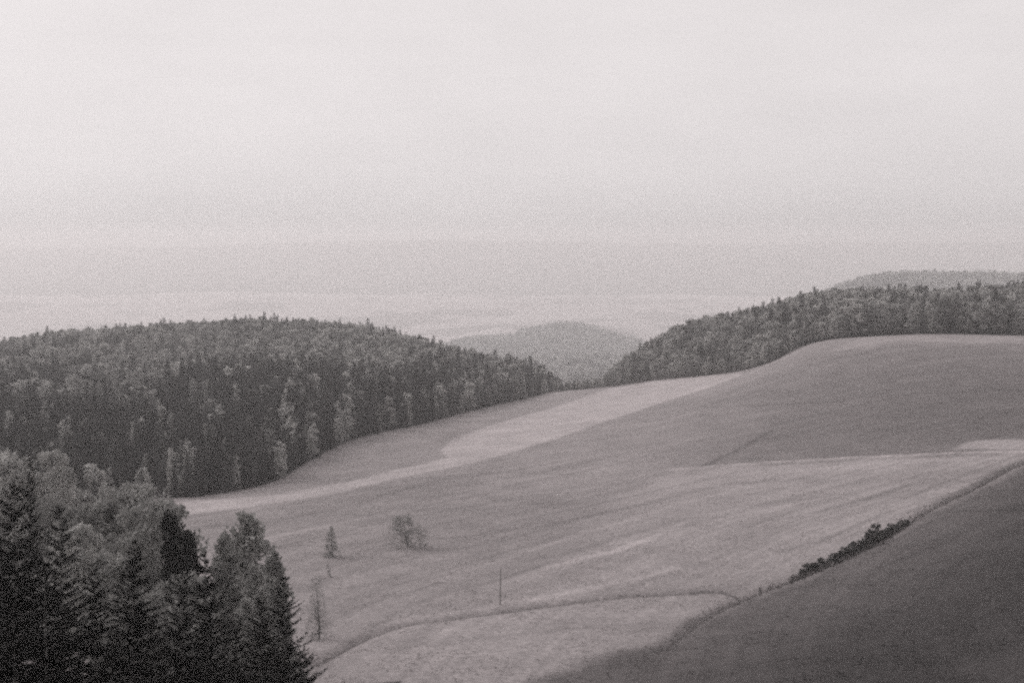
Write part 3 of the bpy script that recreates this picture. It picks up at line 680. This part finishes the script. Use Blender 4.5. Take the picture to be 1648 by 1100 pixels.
# pole
X, Y = on_ground(805, 975); z = float(height(np.array([X]), np.array([Y]))[0]); hp = 60 / F * Y
sp_ = Soup(); sp_.tube([(0, 0, -0.3), (0.03, 0, hp * 0.5), (0.08, 0, hp)], [0.11, 0.10, 0.08], 8)
e = bpy.data.objects.new('wooden_pole', None); COL.objects.link(e); e.location = (X, Y, z); tag(e, 'thin dark wooden pole standing upright in the meadow above the ditch', 'pole')
o = bpy.data.objects.new('post', sp_.mesh('post', M_POLE)); COL.objects.link(o); o.parent = e
cp = Soup(); cp.tube([(0.08, 0, hp), (0.08, 0, hp + 0.12)], [0.13, 0.02], 8); o = bpy.data.objects.new('cap', cp.mesh('cap', M_POLE)); COL.objects.link(o); o.parent = e

# ------------------------------------------------------------------ hedge along the ditch
HED = [(1288,928,9),(1297,925,14),(1306,921,16),(1315,918,11),(1324,914,13),(1333,911,10),(1342,907,12),(1351,903,14),(1358,900,22),(1366,897,26),(1374,893,15),
       (1382,889,16),(1391,885,17),(1399,881,24),(1408,877,28),(1417,872,16),(1425,867,14),(1434,862,15),(1444,856,15),(1454,850,10)]
HED += [(x + 4, np.interp(x + 4, [a[0] for a in HED], [a[1] for a in HED]) - 1, 6 + (k * 5) % 6) for k, x in enumerate(range(1290, 1452, 7))]
for k, (px, py, hp) in enumerate(HED):
    X, Y = on_ground(px, py); tall = hp > 20
    place('shrub', BUSH[k % 3], X + random.uniform(-.5, .5), Y + random.uniform(-.5, .5), hp * random.uniform(0.8, 1.25) / F * Y, random.uniform(0.6, 0.95) if tall else random.uniform(0.9, 1.4),
          label=('taller shrub rising out of the dark hedge on the ditch bank' if tall else 'low dark shrub in the hedge along the ditch of the dark field'), cat='shrub', group='taller shrubs of the ditch hedge' if tall else 'low shrubs of the ditch hedge')

# ------------------------------------------------------------------ grass tufts: rough verges along the ditches and loose tussocks over the fields
M_TUFT = bpy.data.materials.new('dry_grass'); M_TUFT.use_nodes = True
_n = M_TUFT.node_tree.nodes; _a = _n.new('ShaderNodeAttribute'); _a.attribute_name = 'albedo'
_m = _n.new('ShaderNodeMix'); _m.data_type = 'RGBA'; _m.blend_type = 'MULTIPLY'; _m.inputs[0].default_value = 1; _m.inputs[7].default_value = (1.06, 0.97, 0.965, 1)
M_TUFT.node_tree.links.new(_a.outputs['Fac'], _m.inputs[6]); M_TUFT.node_tree.links.new(_m.outputs[2], _n['Principled BSDF'].inputs['Base Color'])
_n['Principled BSDF'].inputs['Roughness'].default_value = 0.9; _n['Principled BSDF'].inputs['Specular IOR Level'].default_value = 0.1
def tufts(name, X, Y, h, alb, label, blades=4):
    Z = height(X, Y); N = len(X)
    C = np.repeat(np.stack([X, Y, Z - 0.03], 1), blades, 0) + rng.normal(size=(N * blades, 3)) * np.array([0.16, 0.16, 0])
    D = unit(rng.normal(size=(N * blades, 3)) * np.array([0.5, 0.5, 0.1]) + np.array([0, 0, 1.0]))
    L = np.repeat(h, blades) * rng.uniform(0.6, 1.2, N * blades)
    V, Fc = leaf_quads(C, D, L, L * 0.35 + 0.03, rng)
    me = np_mesh(name, V, Fc, M_TUFT); at = me.attributes.new('albedo', 'FLOAT', 'POINT')
    at.data.foreach_set('value', np.repeat(np.repeat(alb, blades) * rng.uniform(0.8, 1.2, N * blades), 4).astype(np.float32))
    o = bpy.data.objects.new(name, me); COL.objects.link(o); tag(o, label, 'grass', None, 'stuff')
def jitter_line(pts, per_m, w):
    out = [p + nr_ * rng.normal() * w for p, nr_, t in along(pts, 1.0 / per_m)]
    return np.array(out)
q = jitter_line(DITCH2, 9, 1.1); q = q[(q[:, 1] > 180)]; px_ = 824 + F * q[:, 0] / q[:, 1]
hh = rng.uniform(0.3, 0.9, len(q)) * np.interp(px_, [1070, 1200, 1275, 1290, 1450, 1475, 1700], [0.25, 0.45, 0.5, 1.5, 1.3, 0.5, 0.4])
tufts('grass', q[:, 0], q[:, 1], hh, rng.uniform(0.05, 0.16, len(q)), 'long dark rough grass along the ditch bank of the dark field')
q = jitter_line(DITCH1, 6, 0.7); tufts('grass', q[:, 0], q[:, 1], rng.uniform(0.1, 0.3, len(q)), rng.uniform(0.1, 0.22, len(q)), 'thin line of rough grass in the narrow ditch below the meadow', 3)
N_ = 75000; Y = 165 + 330 * rng.random(N_); X = Y * rng.uniform(-0.42, 0.46, N_)
cl = vnoise(X, Y, 7, 41) + 0.7 * vnoise(X, Y, 2.6, 42); ab, ly = ground_albedo(X, Y); m = (cl > 0.02) & (ly != 1)
X, Y, ab = X[m], Y[m], ab[m]
tufts('grass', X, Y, rng.uniform(0.10, 0.30, len(X)), ab * rng.uniform(0.85, 1.12, len(X)), 'loose tussocks of dry grass scattered over the fields', 3)

# ------------------------------------------------------------------ haze: even air over the whole valley
bm = bpy.data.meshes.new('haze'); z0 = float(GZ.min()) - 1.0; z1 = max(float(GZ.max()), CZ) + 25.0; h_ = 21800
v = [(x, y, z) for z in (z0, z1) for y in (-h_, h_) for x in (-h_, h_)]
bm.from_pydata(v, [], [(0,2,3,1),(4,5,7,6),(0,1,5,4),(2,6,7,3),(0,4,6,2),(1,3,7,5)]); bm.update()
hz = bpy.data.objects.new('haze', bm); COL.objects.link(hz); tag(hz, 'pale even haze filling the valley and veiling the far hills', 'haze', None, 'stuff')
hm = bpy.data.materials.new('haze_air'); hm.use_nodes = True; t = hm.node_tree; t.nodes.clear()
ou = t.nodes.new('ShaderNodeOutputMaterial'); pv = t.nodes.new('ShaderNodeVolumePrincipled')
pv.inputs['Color'].default_value = (1.0, 0.985, 0.985, 1); pv.inputs['Density'].default_value = HAZE; pv.inputs['Anisotropy'].default_value = 0.35
t.links.new(pv.outputs[0], ou.inputs['Volume']); bm.materials.append(hm)
print('z range', z0, z1)
